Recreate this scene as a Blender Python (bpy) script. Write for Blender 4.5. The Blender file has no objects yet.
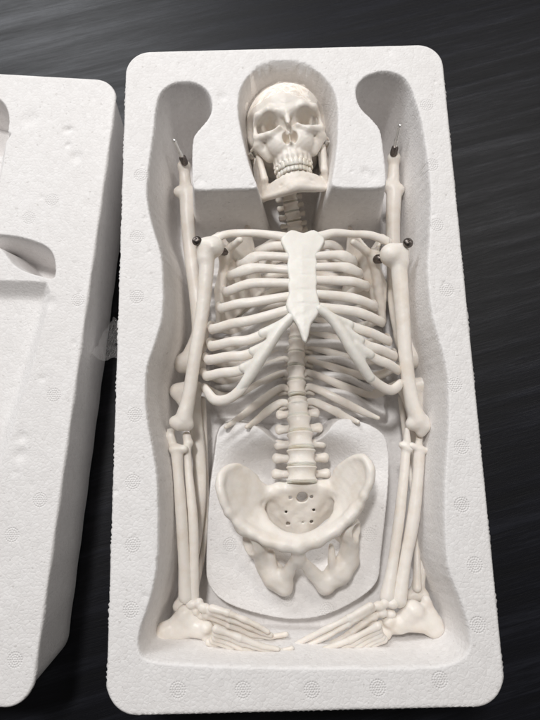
import bpy, bmesh, math, random
import numpy as np
from mathutils import Matrix, Vector

random.seed(7); rng = np.random.default_rng(11)
sc = bpy.context.scene
S = 0.01                       # everything below is written in centimetres; the scene is in metres
RIM = 7.5                      # height of the tray's rim above the table
# ---------------------------------------------------------------- camera
CAM = np.array([-1.361, -7.066, RIM + 29.755]); FPX = 541.0
FWD = np.array([-1.6625e-4, .194995, -.980804]); UP = np.array([.0249517, .9804997, .1949303])
RT = np.cross(FWD, UP)
cam = bpy.data.cameras.new('camera'); co = bpy.data.objects.new('camera', cam)
sc.collection.objects.link(co); sc.camera = co
co.matrix_world = Matrix([[RT[i], UP[i], -FWD[i], CAM[i]*S] for i in range(3)] + [[0, 0, 0, 1]])
cam.sensor_fit = 'VERTICAL'; cam.sensor_height = 24; cam.lens = FPX/720*24
cam.clip_start = .01; cam.clip_end = 50
cam.dof.use_dof = True; cam.dof.focus_distance = .31; cam.dof.aperture_fstop = 9
# ---------------------------------------------------------------- light
w = bpy.data.worlds.new('World'); sc.world = w; w.use_nodes = True
w.node_tree.nodes['Background'].inputs[0].default_value = (1, .965, .94, 1)
w.node_tree.nodes['Background'].inputs[1].default_value = .085
def area(name, loc, target, size, power, col, sy=None):
    l = bpy.data.lights.new(name, 'AREA'); l.energy = power; l.color = col; l.size = size
    if sy: l.shape = 'RECTANGLE'; l.size_y = sy
    o = bpy.data.objects.new(name, l); sc.collection.objects.link(o); o.location = loc
    o.rotation_euler = (Vector(target)-Vector(loc)).to_track_quat('-Z', 'Y').to_euler()
    return o
area('window_light', (-.70, 1.28, 1.05), (0, 0, 0), .7, 13, (.96, .98, 1), .6)
area('ceiling_light', (-.22, .50, 1.45), (0, 0, 0), .17, 12, (1, .978, .962))
area('ceiling_lamp', (.66, .71, 1.25), (0, 0, 0), .28, 3.6, (1, .96, .9))
sc.view_settings.view_transform = 'Standard'; sc.view_settings.look = 'None'
sc.view_settings.exposure = -.02; sc.view_settings.gamma = 1
sc.render.engine = 'CYCLES'; sc.cycles.use_denoising = True
sc.cycles.max_bounces = 8; sc.cycles.diffuse_bounces = 5; sc.cycles.transparent_max_bounces = 12

# ---------------------------------------------------------------- helpers
def P(u, v, z):
    """point at height z (cm) above the table that the photograph shows at (u, v)"""
    d = RT*((u-270)/FPX) - UP*((v-360)/FPX) + FWD
    return CAM + d*((z-CAM[2])/d[2])
def PL(*pts): return [P(*p) for p in pts]

def mesh_obj(name, V, F, mat, parent=None, smooth=True, origin=None):
    V = np.asarray(V, float)*S
    o0 = np.zeros(3)
    if parent is not None: o0 = np.array(parent['base'])
    elif origin is not None: o0 = np.asarray(origin, float)*S
    me = bpy.data.meshes.new(name)
    me.from_pydata((V-o0).tolist(), [], F if isinstance(F, list) else F.tolist())
    if smooth: me.polygons.foreach_set('use_smooth', [True]*len(me.polygons))
    if isinstance(F, list) and len(F) < 6000:
        bm = bmesh.new(); bm.from_mesh(me); bmesh.ops.recalc_face_normals(bm, faces=bm.faces); bm.to_mesh(me); bm.free()
    me.materials.append(mat); me.update()
    o = bpy.data.objects.new(name, me); sc.collection.objects.link(o)
    if parent is not None:
        o.parent = parent; o['base'] = list(o0)
    else:
        o.location = o0; o['base'] = list(o0)
    return o
def tag(o, label=None, cat=None, group=None, kind=None):
    if label: o['label'] = label
    if cat: o['category'] = cat
    if group: o['group'] = group
    if kind: o['kind'] = kind
    return o
def thing(name, base, label, cat, group=None):
    o = bpy.data.objects.new(name, None); sc.collection.objects.link(o)
    o.location = np.asarray(base)*S; o['base'] = list(np.asarray(base, float)*S); o.empty_display_size = .01
    return tag(o, label, cat, group)

# ---- signed distance volumes, meshed with surface nets
def surface_nets(F, org, h):
    I = F < 0
    n = np.array(F.shape)
    c = sum(I[dx:n[0]-1+dx, dy:n[1]-1+dy, dz:n[2]-1+dz].astype(np.int8) for dx in (0, 1) for dy in (0, 1) for dz in (0, 1))
    m = (c > 0) & (c < 8)
    ii = np.argwhere(m); idx = -np.ones(m.shape, int); idx[m] = np.arange(len(ii))
    acc = np.zeros((len(ii), 3)); cnt = np.zeros(len(ii))
    for ax in range(3):
        for a in (0, 1):
            for b in (0, 1):
                o = np.zeros(3, int); q = [k for k in range(3) if k != ax]; o[q[0]] = a; o[q[1]] = b
                p0 = ii+o; p1 = p0.copy(); p1[:, ax] += 1
                f0 = F[tuple(p0.T)]; f1 = F[tuple(p1.T)]
                s = (f0 < 0) != (f1 < 0)
                t = np.where(s, f0/np.where(s, f0-f1, 1), 0)
                pos = p0.astype(float); pos[:, ax] += t
                acc[s] += pos[s]; cnt[s] += 1
    V = acc/cnt[:, None]*h + org
    Q = []
    for ax in range(3):
        q = [k for k in range(3) if k != ax]
        sl0 = [slice(1, -1)]*3; sl1 = [slice(1, -1)]*3
        sl0[ax] = slice(0, -1); sl1[ax] = slice(1, None)
        ch = I[tuple(sl0)] != I[tuple(sl1)]
        e = np.argwhere(ch); off = np.ones(3, int); off[ax] = 0; e = e+off
        ins = I[tuple(e.T)]
        def cell(a, b):
            x = e.copy(); x[:, q[0]] -= a; x[:, q[1]] -= b
            return idx[tuple(x.T)]
        quad = np.stack([cell(1, 1), cell(0, 1), cell(0, 0), cell(1, 0)], 1)
        fl = ins if ax != 1 else ~ins
        quad = np.where(fl[:, None], quad, quad[:, ::-1])
        Q.append(quad[(quad >= 0).all(1)])
    return V, np.concatenate(Q)

def smin(a, b, k):
    if np.isscalar(k) and k <= 0: return np.minimum(a, b)
    hh = np.clip(.5+.5*(b-a)/k, 0, 1)
    return b+(a-b)*hh-k*hh*(1-hh)
class Vol:
    """a signed distance field on a box; prims are only evaluated near themselves"""
    def __init__(s, lo, hi, h):
        s.lo = np.asarray(lo, float); s.h = h
        s.n = np.ceil((np.asarray(hi, float)-s.lo)/h).astype(int)+2
        s.F = np.full(s.n, 3., np.float32)
    def region(s, lo, hi, m):
        a = np.clip(np.floor((np.asarray(lo)-m-s.lo)/s.h).astype(int), 0, s.n)
        b = np.clip(np.ceil((np.asarray(hi)+m-s.lo)/s.h).astype(int)+1, 0, s.n)
        if (b <= a).any(): return None, None
        g = np.meshgrid(*[s.lo[i]+s.h*np.arange(a[i], b[i]) for i in range(3)], indexing='ij')
        return tuple(slice(a[i], b[i]) for i in range(3)), np.stack(g, -1)
    def put(s, lo, hi, fn, k=0., sub=False):
        sl, p = s.region(lo, hi, .45+k*1.5)
        if sl is None: return
        d = fn(p)
        s.F[sl] = -smin(-s.F[sl], d, k) if sub else smin(s.F[sl], d, k)
    def cap(s, a, b, ra, rb=None, k=.1, sub=False):
        a = np.asarray(a, float); b = np.asarray(b, float); rb = ra if rb is None else rb; r = max(ra, rb)
        ab = b-a; L = max(ab@ab, 1e-9)
        def fn(p):
            t = np.clip(((p-a)@ab)/L, 0, 1)
            return np.linalg.norm(p-a-t[..., None]*ab, axis=-1)-(ra+(rb-ra)*t)
        s.put(np.minimum(a, b)-r, np.maximum(a, b)+r, fn, k, sub)
    def chain(s, pts, rs, k=.1, sub=False):
        for i in range(len(pts)-1): s.cap(pts[i], pts[i+1], rs[i], rs[i+1], k, sub)
    def ell(s, c, r, k=.1, sub=False, R=None):
        c = np.asarray(c, float); r = np.asarray(r, float); m = r.max() if R is not None else r
        def fn(p):
            q = p-c
            if R is not None: q = q@R
            k0 = np.linalg.norm(q/r, axis=-1); k1 = np.linalg.norm(q/(r*r), axis=-1)
            return k0*(k0-1)/np.maximum(k1, 1e-6)
        s.put(c-m, c+m, fn, k, sub)
    def tri(s, a, b, c, r, k=.1, sub=False):
        a, b, c = (np.asarray(x, float) for x in (a, b, c))
        ba, cb, ac = b-a, c-b, a-c; n = np.cross(ba, ac); nn = n@n
        def fn(p):
            pa, pb, pc = p-a, p-b, p-c
            ins = (np.sign(pa@np.cross(ba, n))+np.sign(pb@np.cross(cb, n))+np.sign(pc@np.cross(ac, n))) < 2
            def e(q, v):
                t = np.clip(q@v/(v@v), 0, 1); w = q-t[..., None]*v
                return (w*w).sum(-1)
            ed = np.minimum(np.minimum(e(pa, ba), e(pb, cb)), e(pc, ac))
            return np.sqrt(np.where(ins, ed, (pa@n)**2/nn))-r
        q = np.stack([a, b, c]); s.put(q.min(0)-r, q.max(0)+r, fn, k, sub)
    def fan(s, c, ring, r, k=.1):
        for i in range(len(ring)-1): s.tri(c, ring[i], ring[i+1], r, k)
    def blur(s, n=2, off=.0):
        for _ in range(n):
            for ax in range(3):
                G = s.F.copy(); sl = [slice(None)]*3; a_ = list(sl); b_ = list(sl); c_ = list(sl)
                a_[ax] = slice(1, -1); b_[ax] = slice(0, -2); c_[ax] = slice(2, None)
                G[tuple(a_)] = .5*s.F[tuple(a_)]+.25*(s.F[tuple(b_)]+s.F[tuple(c_)]); s.F = G
        s.F = s.F-off
    def mesh(s, wob=0.):
        F = s.F
        if wob:
            g = np.meshgrid(*[s.lo[i]+s.h*np.arange(s.n[i]) for i in range(3)], indexing='ij')
            F = F+wob*(np.sin(g[0]*5.1+1+2*np.sin(g[1]*2.3))*np.sin(g[1]*4.3+g[2]*3.1)+.6*np.sin(g[2]*8.7+g[0]*7.1)*np.sin(g[1]*9.3+.5))
        return surface_nets(F, s.lo, s.h)
def vol_for(pts, pad, h):
    q = np.array(pts); return Vol(q.min(0)-pad, q.max(0)+pad, h)

def spline(pts, n):
    p = np.asarray(pts, float); p = np.vstack([2*p[0]-p[1], p, 2*p[-1]-p[-2]])
    out = []
    for i in range(1, len(p)-2):
        for t in np.linspace(0, 1, n, endpoint=False):
            out.append(.5*((2*p[i])+(-p[i-1]+p[i+1])*t+(2*p[i-1]-5*p[i]+4*p[i+1]-p[i+2])*t*t+(-p[i-1]+3*p[i]-3*p[i+1]+p[i+2])*t**3))
    out.append(p[-2]); return np.array(out)
def tube(pts, ra, rb=None, n=6, seg=14, up=(0, 1, 0), square=False):
    """round-ended tube; ra along 'up', rb across; both may be lists per control point"""
    m = len(pts); ra = [ra]*m if np.isscalar(ra) else ra
    rb = ra if rb is None else ([rb]*m if np.isscalar(rb) else rb)
    Q = spline(np.column_stack([pts, ra, rb]), n); c = Q[:, :3]; A = Q[:, 3]; B = Q[:, 4]
    T = np.gradient(c, axis=0); T /= np.linalg.norm(T, axis=1)[:, None]
    # rounded ends
    def capend(i, s):
        r = min(A[i], B[i]); out = []
        for a in (.35, .7, .93):
            out.append((c[i]+s*T[i]*r*a, A[i]*math.sqrt(1-a*a), B[i]*math.sqrt(1-a*a), T[i]))
        return out
    rows = [x for x in reversed(capend(0, -1))]+[(c[i], A[i], B[i], T[i]) for i in range(len(c))]+capend(-1, 1)
    V = []; F = []; up = np.asarray(up, float)
    for (q, a, b, t) in rows:
        u = up-(up@t)*t; u /= np.linalg.norm(u)+1e-9; s = np.cross(t, u)
        for k in range(seg):
            th = 2*math.pi*k/seg; V.append(q+u*a*math.cos(th)+s*b*math.sin(th))
    R = len(rows)
    for i in range(R-1):
        for k in range(seg):
            k2 = (k+1) % seg; F.append((i*seg+k, i*seg+k2, (i+1)*seg+k2, (i+1)*seg+k))
    F.append(tuple(reversed(range(seg)))); F.append(tuple((R-1)*seg+k for k in range(seg)))
    F = [f[::-1] for f in F]
    return np.array(V), F
def join(parts):
    V = []; F = []; o = 0
    for v, f in parts:
        V.append(np.asarray(v)); F += [tuple(int(i)+o for i in q) for q in f]; o += len(v)
    return np.vstack(V), F

# ---------------------------------------------------------------- materials
def nmat(name):
    m = bpy.data.materials.new(name); m.use_nodes = True; t = m.node_tree
    return m, t, t.nodes['Principled BSDF'], t.nodes.new
def lk(t, a, b): t.links.new(a, b)
def math_(t, op, a, b=None, clamp=False):
    n = t.nodes.new('ShaderNodeMath'); n.operation = op; n.use_clamp = clamp
    for i, x in enumerate((a, b)):
        if x is None: continue
        if isinstance(x, (int, float)): n.inputs[i].default_value = x
        else: lk(t, x, n.inputs[i])
    return n.outputs[0]
def ramp(t, fac, stops):
    n = t.nodes.new('ShaderNodeValToRGB'); e = n.color_ramp.elements
    while len(e) < len(stops): e.new(.5)
    for i, (p, c) in enumerate(stops): e[i].position = p; e[i].color = (*c, 1) if len(c) == 3 else c
    lk(t, fac, n.inputs[0]); return n.outputs[0]
def tex(t, kind, scale, vec=None, **kw):
    n = t.nodes.new('ShaderNodeTex'+kind); n.inputs['Scale'].default_value = scale
    for k, v in kw.items():
        if k in n.inputs: n.inputs[k].default_value = v
        else: setattr(n, k, v)
    if vec is not None: lk(t, vec, n.inputs['Vector'])
    return n

def foam_material():
    m, t, b, N = nmat('expanded_polystyrene')
    b.inputs['Roughness'].default_value = .62; b.inputs['Specular IOR Level'].default_value = .28
    co_ = N('ShaderNodeTexCoord').outputs['Object']
    nz = tex(t, 'Noise', 60, co_, Detail=2)
    vm = N('ShaderNodeVectorMath'); vm.operation = 'MULTIPLY_ADD'
    lk(t, nz.outputs['Color'], vm.inputs[0]); vm.inputs[1].default_value = (.0012,)*3; lk(t, co_, vm.inputs[2])
    v1 = tex(t, 'Voronoi', 420, vm.outputs[0])                     # fused beads, about 3 mm
    v2 = tex(t, 'Voronoi', 420, vm.outputs[0], feature='DISTANCE_TO_EDGE')
    fine = tex(t, 'Noise', 900, co_, Detail=4, Roughness=.65)
    mid = tex(t, 'Noise', 120, co_, Detail=3)
    edge = math_(t, 'MULTIPLY', math_(t, 'SQRT', math_(t, 'MULTIPLY', v2.outputs['Distance'], 2.5, True)), 1.)
    hgt = math_(t, 'ADD', math_(t, 'MULTIPLY', v1.outputs['Color'], .25), math_(t, 'MULTIPLY', edge, .7))
    hgt = math_(t, 'ADD', hgt, math_(t, 'MULTIPLY', fine.outputs[0], .9))
    hgt = math_(t, 'ADD', hgt, math_(t, 'MULTIPLY', mid.outputs[0], 1.2))
    # pits where beads did not fuse
    pn = tex(t, 'Noise', 400, co_, Detail=1)
    pit = ramp(t, pn.outputs[0], [(.69, (1, 1, 1)), (.75, (0, 0, 0))])
    hgt = math_(t, 'ADD', hgt, math_(t, 'MULTIPLY', pit, .5))
    # steam-vent rosettes: local coordinates stored per vertex (metres); rings of little dots
    at = N('ShaderNodeAttribute'); at.attribute_name = 'vent'
    sep = N('ShaderNodeSeparateXYZ'); lk(t, at.outputs['Vector'], sep.inputs[0])
    X, Y, M = sep.outputs
    r = math_(t, 'SQRT', math_(t, 'ADD', math_(t, 'MULTIPLY', X, X), math_(t, 'MULTIPLY', Y, Y)))
    an = math_(t, 'ARCTAN2', Y, X)
    ring = math_(t, 'DIVIDE', r, .00125)
    ri = math_(t, 'ROUND', ring)
    dr = math_(t, 'MULTIPLY', math_(t, 'ABSOLUTE', math_(t, 'SUBTRACT', ring, ri)), 2.)
    cn = math_(t, 'ABSOLUTE', math_(t, 'COSINE', math_(t, 'MULTIPLY', an, math_(t, 'MULTIPLY', ri, 3.0))))
    dot = math_(t, 'MULTIPLY', math_(t, 'SUBTRACT', 1., dr, True), cn)
    dot = math_(t, 'MULTIPLY', dot, math_(t, 'LESS_THAN', ring, 3.5))
    dot = math_(t, 'MULTIPLY', math_(t, 'MULTIPLY', dot, M), 1.)
    hgt = math_(t, 'SUBTRACT', hgt, math_(t, 'MULTIPLY', dot, 2.4))
    bp = N('ShaderNodeBump'); bp.inputs['Strength'].default_value = .4; bp.inputs['Distance'].default_value = .00045
    lk(t, hgt, bp.inputs['Height']); lk(t, bp.outputs[0], b.inputs['Normal'])
    c1 = ramp(t, v1.outputs['Color'], [(0, (.835, .815, .805)), (.5, (.875, .855, .846)), (1, (.905, .888, .88))])
    c2 = N('ShaderNodeMixRGB'); c2.blend_type = 'MULTIPLY'; c2.inputs[0].default_value = 1
    lk(t, c1, c2.inputs[1])
    dirt = ramp(t, tex(t, 'Noise', 14, co_, Detail=5, Roughness=.7).outputs[0], [(.35, (.96, .955, .95)), (.7, (1, 1, 1))])
    pc = ramp(t, pn.outputs[0], [(.70, (1, 1, 1)), (.78, (.84, .83, .82))])
    c3 = N('ShaderNodeMixRGB'); c3.blend_type = 'MULTIPLY'; c3.inputs[0].default_value = 1
    lk(t, dirt, c3.inputs[1]); lk(t, pc, c3.inputs[2]); lk(t, c3.outputs[0], c2.inputs[2])
    lk(t, c2.outputs[0], b.inputs['Base Color'])
    return m
def bone_material(name, col, rough=.42, dark=(.80, .72, .62)):
    m, t, b, N = nmat(name)
    co_ = N('ShaderNodeTexCoord').outputs['Object']
    n1 = tex(t, 'Noise', 90, co_, Detail=5, Roughness=.6)
    c = ramp(t, n1.outputs[0], [(.3, tuple(x*y for x, y in zip(col, dark))), (.52, col), (.75, tuple(min(1, x*1.04) for x in col))])
    lk(t, c, b.inputs['Base Color'])
    b.inputs['Subsurface Weight'].default_value = .25; b.inputs['Subsurface Radius'].default_value = (1, .7, .45)
    b.inputs['Subsurface Scale'].default_value = .0015
    n2 = tex(t, 'Noise', 500, co_, Detail=4); n3 = tex(t, 'Noise', 150, co_, Detail=2)
    h = math_(t, 'ADD', math_(t, 'MULTIPLY', n2.outputs[0], .4), n3.outputs[0])
    bp = N('ShaderNodeBump'); bp.inputs['Strength'].default_value = .5; bp.inputs['Distance'].default_value = .0006
    lk(t, h, bp.inputs['Height']); lk(t, bp.outputs[0], b.inputs['Normal'])
    lk(t, ramp(t, n1.outputs[0], [(.3, (rough+.12,)*3), (.7, (rough-.05,)*3)]), b.inputs['Roughness'])
    return m
def metal_material(name, col, rough):
    m, t, b, N = nmat(name)
    b.inputs['Base Color'].default_value = (*col, 1); b.inputs['Metallic'].default_value = 1
    co_ = N('ShaderNodeTexCoord').outputs['Object']
    lk(t, ramp(t, tex(t, 'Noise', 700, co_, Detail=3).outputs[0], [(.3, (rough*.7,)*3), (.7, (rough*1.5,)*3)]), b.inputs['Roughness'])
    return m
def table_material():
    m, t, b, N = nmat('dark_wood_laminate')
    co_ = N('ShaderNodeTexCoord').outputs['Object']
    mp = N('ShaderNodeMapping'); mp.inputs['Rotation'].default_value = (0, 0, math.radians(-14)); lk(t, co_, mp.inputs[0])
    mp2 = N('ShaderNodeMapping'); mp2.inputs['Scale'].default_value = (.05, 1, 1); lk(t, mp.outputs[0], mp2.inputs[0])
    mp3 = N('ShaderNodeMapping'); mp3.inputs['Scale'].default_value = (.06, 1, 1); lk(t, mp.outputs[0], mp3.inputs[0])
    a = tex(t, 'Noise', 95, mp2.outputs[0], Detail=6, Roughness=.6, Distortion=.25)
    f = tex(t, 'Noise', 600, mp3.outputs[0], Detail=5, Roughness=.75)
    mix = math_(t, 'ADD', math_(t, 'MULTIPLY', a.outputs[0], .6), math_(t, 'MULTIPLY', f.outputs[0], .4))
    lk(t, ramp(t, mix, [(.40, (.001, .0012, .003)), (.51, (.004, .0044, .0075)), (.62, (.015, .016, .022))]), b.inputs['Base Color'])
    lk(t, ramp(t, mix, [(.38, (.52,)*3), (.62, (.38,)*3)]), b.inputs['Roughness'])
    bp = N('ShaderNodeBump'); bp.inputs['Strength'].default_value = .8; bp.inputs['Distance'].default_value = .0005
    lk(t, mix, bp.inputs['Height']); lk(t, bp.outputs[0], b.inputs['Normal'])
    b.inputs['Specular IOR Level'].default_value = .32
    return m
def film_material():
    m, t, b, N = nmat('clear_film')
    ad = N('ShaderNodeAddShader'); tr = N('ShaderNodeBsdfTransparent'); tr.inputs[0].default_value = (.97, .97, .97, 1)
    gl = N('ShaderNodeBsdfGlossy'); gl.inputs['Roughness'].default_value = .06; gl.inputs[0].default_value = (.6, .6, .6, 1)
    bl = N('ShaderNodeBsdfTransparent'); bl.inputs[0].default_value = (0, 0, 0, 1)
    lw = N('ShaderNodeFresnel'); bf = N('ShaderNodeNewGeometry').outputs['Backfacing']
    lk(t, math_(t, 'SUBTRACT', 1.45, math_(t, 'MULTIPLY', bf, 1.45-1/1.45)), lw.inputs[0])
    mx = N('ShaderNodeMixShader'); f = math_(t, 'MULTIPLY', lw.outputs[0], 2.6, True)
    co_ = N('ShaderNodeTexCoord').outputs['Object']
    bp = N('ShaderNodeBump'); bp.inputs['Strength'].default_value = 1; bp.inputs['Distance'].default_value = .0025
    lk(t, tex(t, 'Noise', 300, co_, Detail=5, Distortion=1.5).outputs[0], bp.inputs['Height']); lk(t, bp.outputs[0], gl.inputs['Normal'])
    lk(t, bp.outputs[0], lw.inputs['Normal'])
    lk(t, f, mx.inputs[0]); lk(t, bl.outputs[0], mx.inputs[1]); lk(t, gl.outputs[0], mx.inputs[2])
    lk(t, tr.outputs[0], ad.inputs[0]); lk(t, mx.outputs[0], ad.inputs[1]); lk(t, ad.outputs[0], t.nodes['Material Output'].inputs[0])
    return m
FOAM = foam_material()
BONE = bone_material('ivory_plastic', (.84, .79, .73), .40, (.94, .91, .87))
BONE_LIT = bone_material('lit_ivory_plastic', (.85, .82, .765), .4, (.95, .94, .92))  # ivory plastic made paler: light on the raised chest front put into the colour
TOOTH = bone_material('tooth_plastic', (.87, .83, .76), .3, (.9, .86, .78))
DISC = bone_material('disc_plastic', (.80, .78, .70), .4)
STEEL = metal_material('steel_pin', (.78, .77, .75), .3)
DARKSTEEL = metal_material('dark_screw', (.16, .14, .13), .32)
FILM = film_material(); TABLE = table_material()
# ---------------------------------------------------------------- table
mesh_obj('table_top', [(-150, -120, 0), (150, -120, 0), (150, 160, 0), (-150, 160, 0)], [(0, 1, 2, 3)], TABLE, smooth=False)
tag(bpy.data.objects['table_top'], kind='structure')

# ---------------------------------------------------------------- foam trays
def poly_sd(pts, X, Y):
    """signed distance to a closed polygon, negative inside"""
    d = np.full(X.shape, 1e9); ins = np.zeros(X.shape, bool)
    for i in range(len(pts)):
        a = pts[i]; b = pts[(i+1) % len(pts)]
        ex, ey = b[0]-a[0], b[1]-a[1]; wx, wy = X-a[0], Y-a[1]
        t = np.clip((wx*ex+wy*ey)/(ex*ex+ey*ey+1e-12), 0, 1)
        d = np.minimum(d, (wx-ex*t)**2+(wy-ey*t)**2)
        c = ((a[1] > Y) != (b[1] > Y))
        with np.errstate(divide='ignore', invalid='ignore'):
            c &= X < (b[0]-a[0])*(Y-a[1])/(b[1]-a[1])+a[0]
        ins ^= c
    return np.where(ins, -1, 1)*np.sqrt(d)
def rpoly(px, z, n=4, closed=True):
    q = np.array([P(u, v, z)[:2] for u, v in px])
    if n <= 1: return q
    k = len(q); out = []
    for i in range(k):
        p0, p1, p2, p3 = q[i-1], q[i], q[(i+1) % k], q[(i+2) % k]
        for t in np.linspace(0, 1, n, endpoint=False):
            out.append(.5*(2*p1+(p2-p0)*t+(2*p0-5*p1+4*p2-p3)*t*t+(-p0+3*p1-3*p2+p3)*t**3))
    return np.array(out)
NK = [(rng.normal(size=2)*s, rng.uniform(0, 6.28)) for s in (1.2, 1.2, 2.4, 2.4, 2.4, 5, 5, 5, 9, 9, 9, 9)]
def relief(X, Y):
    return sum(np.sin(X*k[0]+Y*k[1]+p)/(1+.12*np.hypot(*k)) for k, p in NK)/6
def dents(X, Y, z, box, n, seed, extra=()):
    r_ = np.random.default_rng(seed)
    q = [(r_.uniform(box[0], box[2]), r_.uniform(box[1], box[3]), r_.uniform(.08, .22), r_.uniform(.02, .06)) for _ in range(n)]+list(extra)
    for x, y, r, dp_ in q:
        m = (np.abs(X-x) < r*3) & (np.abs(Y-y) < r*3)
        z[m] -= dp_*np.exp(-(((X[m]-x)/r)**2+((Y[m]-y)/r)**2)**1.3)
    return z
def smaxn(a, b, k): return -smin(-a, -b, k)
def foam_block(name, cx, cy, ang, W, L, r, H, height, vents, draft=.12, step=.055, wavy=.10, zmat=FOAM):
    """one moulded block: a rounded-rectangle sheet of heights with skirt walls down to its base"""
    nx, ny = int(2*W/step), int(2*L/step)
    xs = np.linspace(-1, 1, nx+1)
    ys = np.linspace(-L, L, ny+1)
    e = L-r*(1-np.cos(np.linspace(0, math.pi/2, 14)))      # close rows at the round ends
    ys = np.unique(np.concatenate([ys[np.abs(ys) < L-r], e, -e]))
    hw = np.where(np.abs(ys) <= L-r, W, W-r+np.sqrt(np.maximum(r*r-np.maximum(np.abs(ys)-(L-r), 0)**2, 0)))
    lx = xs[None, :]*hw[:, None]; ly = np.repeat(ys[:, None], nx+1, 1)
    # beady outline: only the border cells feel it
    bd = np.minimum(W-np.abs(lx), L-np.abs(ly)); f = np.clip(1-bd/.25, 0, 1)**2
    wob = (np.abs(np.sin(ly*9.5+np.sin(ly*3)*1.1+.8*np.sin(ly*7.7)))-.6)*wavy*(.7+.5*np.sin(ly*1.7))+.02*np.sin(ly*2.1)
    wob2 = (np.abs(np.sin(lx*9.5+np.sin(lx*3.3)))-.6)*wavy*.8
    lx = lx+np.sign(lx)*f*wob*(np.abs(lx)/W > .8); ly = ly+np.sign(ly)*f*wob2*(np.abs(ly)/L > .9)
    ca, sa = math.cos(ang), math.sin(ang)
    X = cx+lx*ca-ly*sa; Y = cy+lx*sa+ly*ca
    Z = height(X, Y)
    # rounded outer edge
    rr = np.abs(ys)[:, None].repeat(nx+1, 1)
    inx = np.maximum(np.abs(lx)-(W-r), 0); iny = np.maximum(np.abs(ly)-(L-r), 0)
    de = r-np.sqrt(inx**2+iny**2); de = np.where((inx == 0) & (iny == 0), 1e3, de)
    fr = .16; q = np.clip(1-np.maximum(de, 0)/fr, 0, 1); Z = Z-fr*(1-np.sqrt(np.maximum(1-q*q, 0)))
    R, Cn = X.shape
    V = np.stack([X, Y, Z], -1).reshape(-1, 3)
    idx = np.arange(R*Cn).reshape(R, Cn)
    F = np.stack([idx[:-1, :-1], idx[:-1, 1:], idx[1:, 1:], idx[1:, :-1]], -1).reshape(-1, 4)
    loop = np.concatenate([idx[0, :-1], idx[:-1, -1], idx[-1, :0:-1], idx[:0:-1, 0]])
    n = len(loop); base = V[loop].copy(); rings = []
    ctr = np.array([cx, cy, 0])
    sm_ = base.copy()
    for k_ in range(1, 9): sm_ += np.roll(base, k_, 0)+np.roll(base, -k_, 0)
    sm_ /= 17; rough_base = base
    for s in (.05, .2, .4, .6, .8, .96, 1.):
        m_ = min(1, s*20); base = rough_base.copy(); base[:, :2] = rough_base[:, :2]*(1-m_)+sm_[:, :2]*m_
        b_ = base.copy(); z0 = base[:, 2]
        b_[:, 2] = z0*(1-s); d = b_[:, :2]-ctr[:2]
        dl = np.stack([d[:, 0]*ca+d[:, 1]*sa, -d[:, 0]*sa+d[:, 1]*ca], 1)
        kx = 1-draft*s*np.sign(1)/W; ky = 1-draft*s/L
        dl[:, 0] *= kx*(1-(.06/W if s == 1. else 0)); dl[:, 1] *= ky
        b_[:, 0] = cx+dl[:, 0]*ca-dl[:, 1]*sa; b_[:, 1] = cy+dl[:, 0]*sa+dl[:, 1]*ca
        rings.append(b_)
    off = len(V); V = np.vstack([V]+rings); prev = loop
    FF = [F]
    for s in range(len(rings)):
        cur = off+s*n+np.arange(n)
        FF.append(np.stack([prev, cur, np.roll(cur, -1), np.roll(prev, -1)], -1)); prev = cur
    F = np.vstack(FF).tolist(); F.append(list(reversed(prev.tolist())))
    o = mesh_obj(name, V, F, zmat, origin=(cx, cy, 0))
    A = np.zeros((len(V), 3), np.float32); A[:, 0] = 1
    for (vx, vy) in vents:
        d = np.hypot(V[:, 0]-vx, V[:, 1]-vy); m = d < .75
        A[m, 0] = (V[m, 0]-vx)*S; A[m, 1] = (V[m, 1]-vy)*S; A[m, 2] = (d[m] < .6)*(.75+.25*rng.random())
    at = o.data.attributes.new('vent', 'FLOAT_VECTOR', 'POINT'); at.data.foreach_set('vector', A.ravel())
    return o

main_out = [(156,108),(160,94),(168,86),(178,82),(192,82),(203,87),(210,96),(212,108),(208,119),(198,131),(193,140),(192,165),(193,186),(199,190),
  (225,189),(252,188),(257,186),(253,175),(247,157),(241,130),(238,108),(241,88),(252,72),(269,64),(292,62),(314,69),(329,83),(337,101),(338,125),(337,145),(334,170),(332,183),(337,187),
  (360,188),(382,187),(386,182),(385,165),(383,147),(380,130),(371,118),(361,108),(356,95),(358,84),(368,75),(385,71),(402,76),(411,88),(416,102),(422,123),(428,163),(431,197),
  (430,235),(428,263),(429,290),(434,322),(443,353),(448,380),(449,420),(447,453),(445,490),(445,531),(448,567),(460,600),(469,630),(468,652),(450,664),(413,668),(350,668),(295,668),(243,667),
  (192,665),(150,661),(139,650),(140,630),(149,603),(156,570),(158,525),(157,480),(153,453),(147,420),(145,393),(147,367),(155,343),(162,317),(163,287),(161,255),(153,228),(147,200),(148,170),(153,135)]
pillow = [(219,427),(213,458),(208,497),(205,556),(207,586),(225,605),(260,617),(295,622),(328,617),(360,601),(379,583),(383,556),(389,497),(390,458),(384,434),(362,421),(338,419),(322,436),(300,445),(276,440),(258,426),(236,421)]
ZP = 4.0
OUT = rpoly(main_out, RIM, 3); PIL = rpoly(pillow, ZP, 3)
NECK = rpoly([(207,150),(207,300),(214,420),(388,420),(384,300),(376,150)], 1.6, 1)
SCOOP = P(299, 505, ZP)
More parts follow.
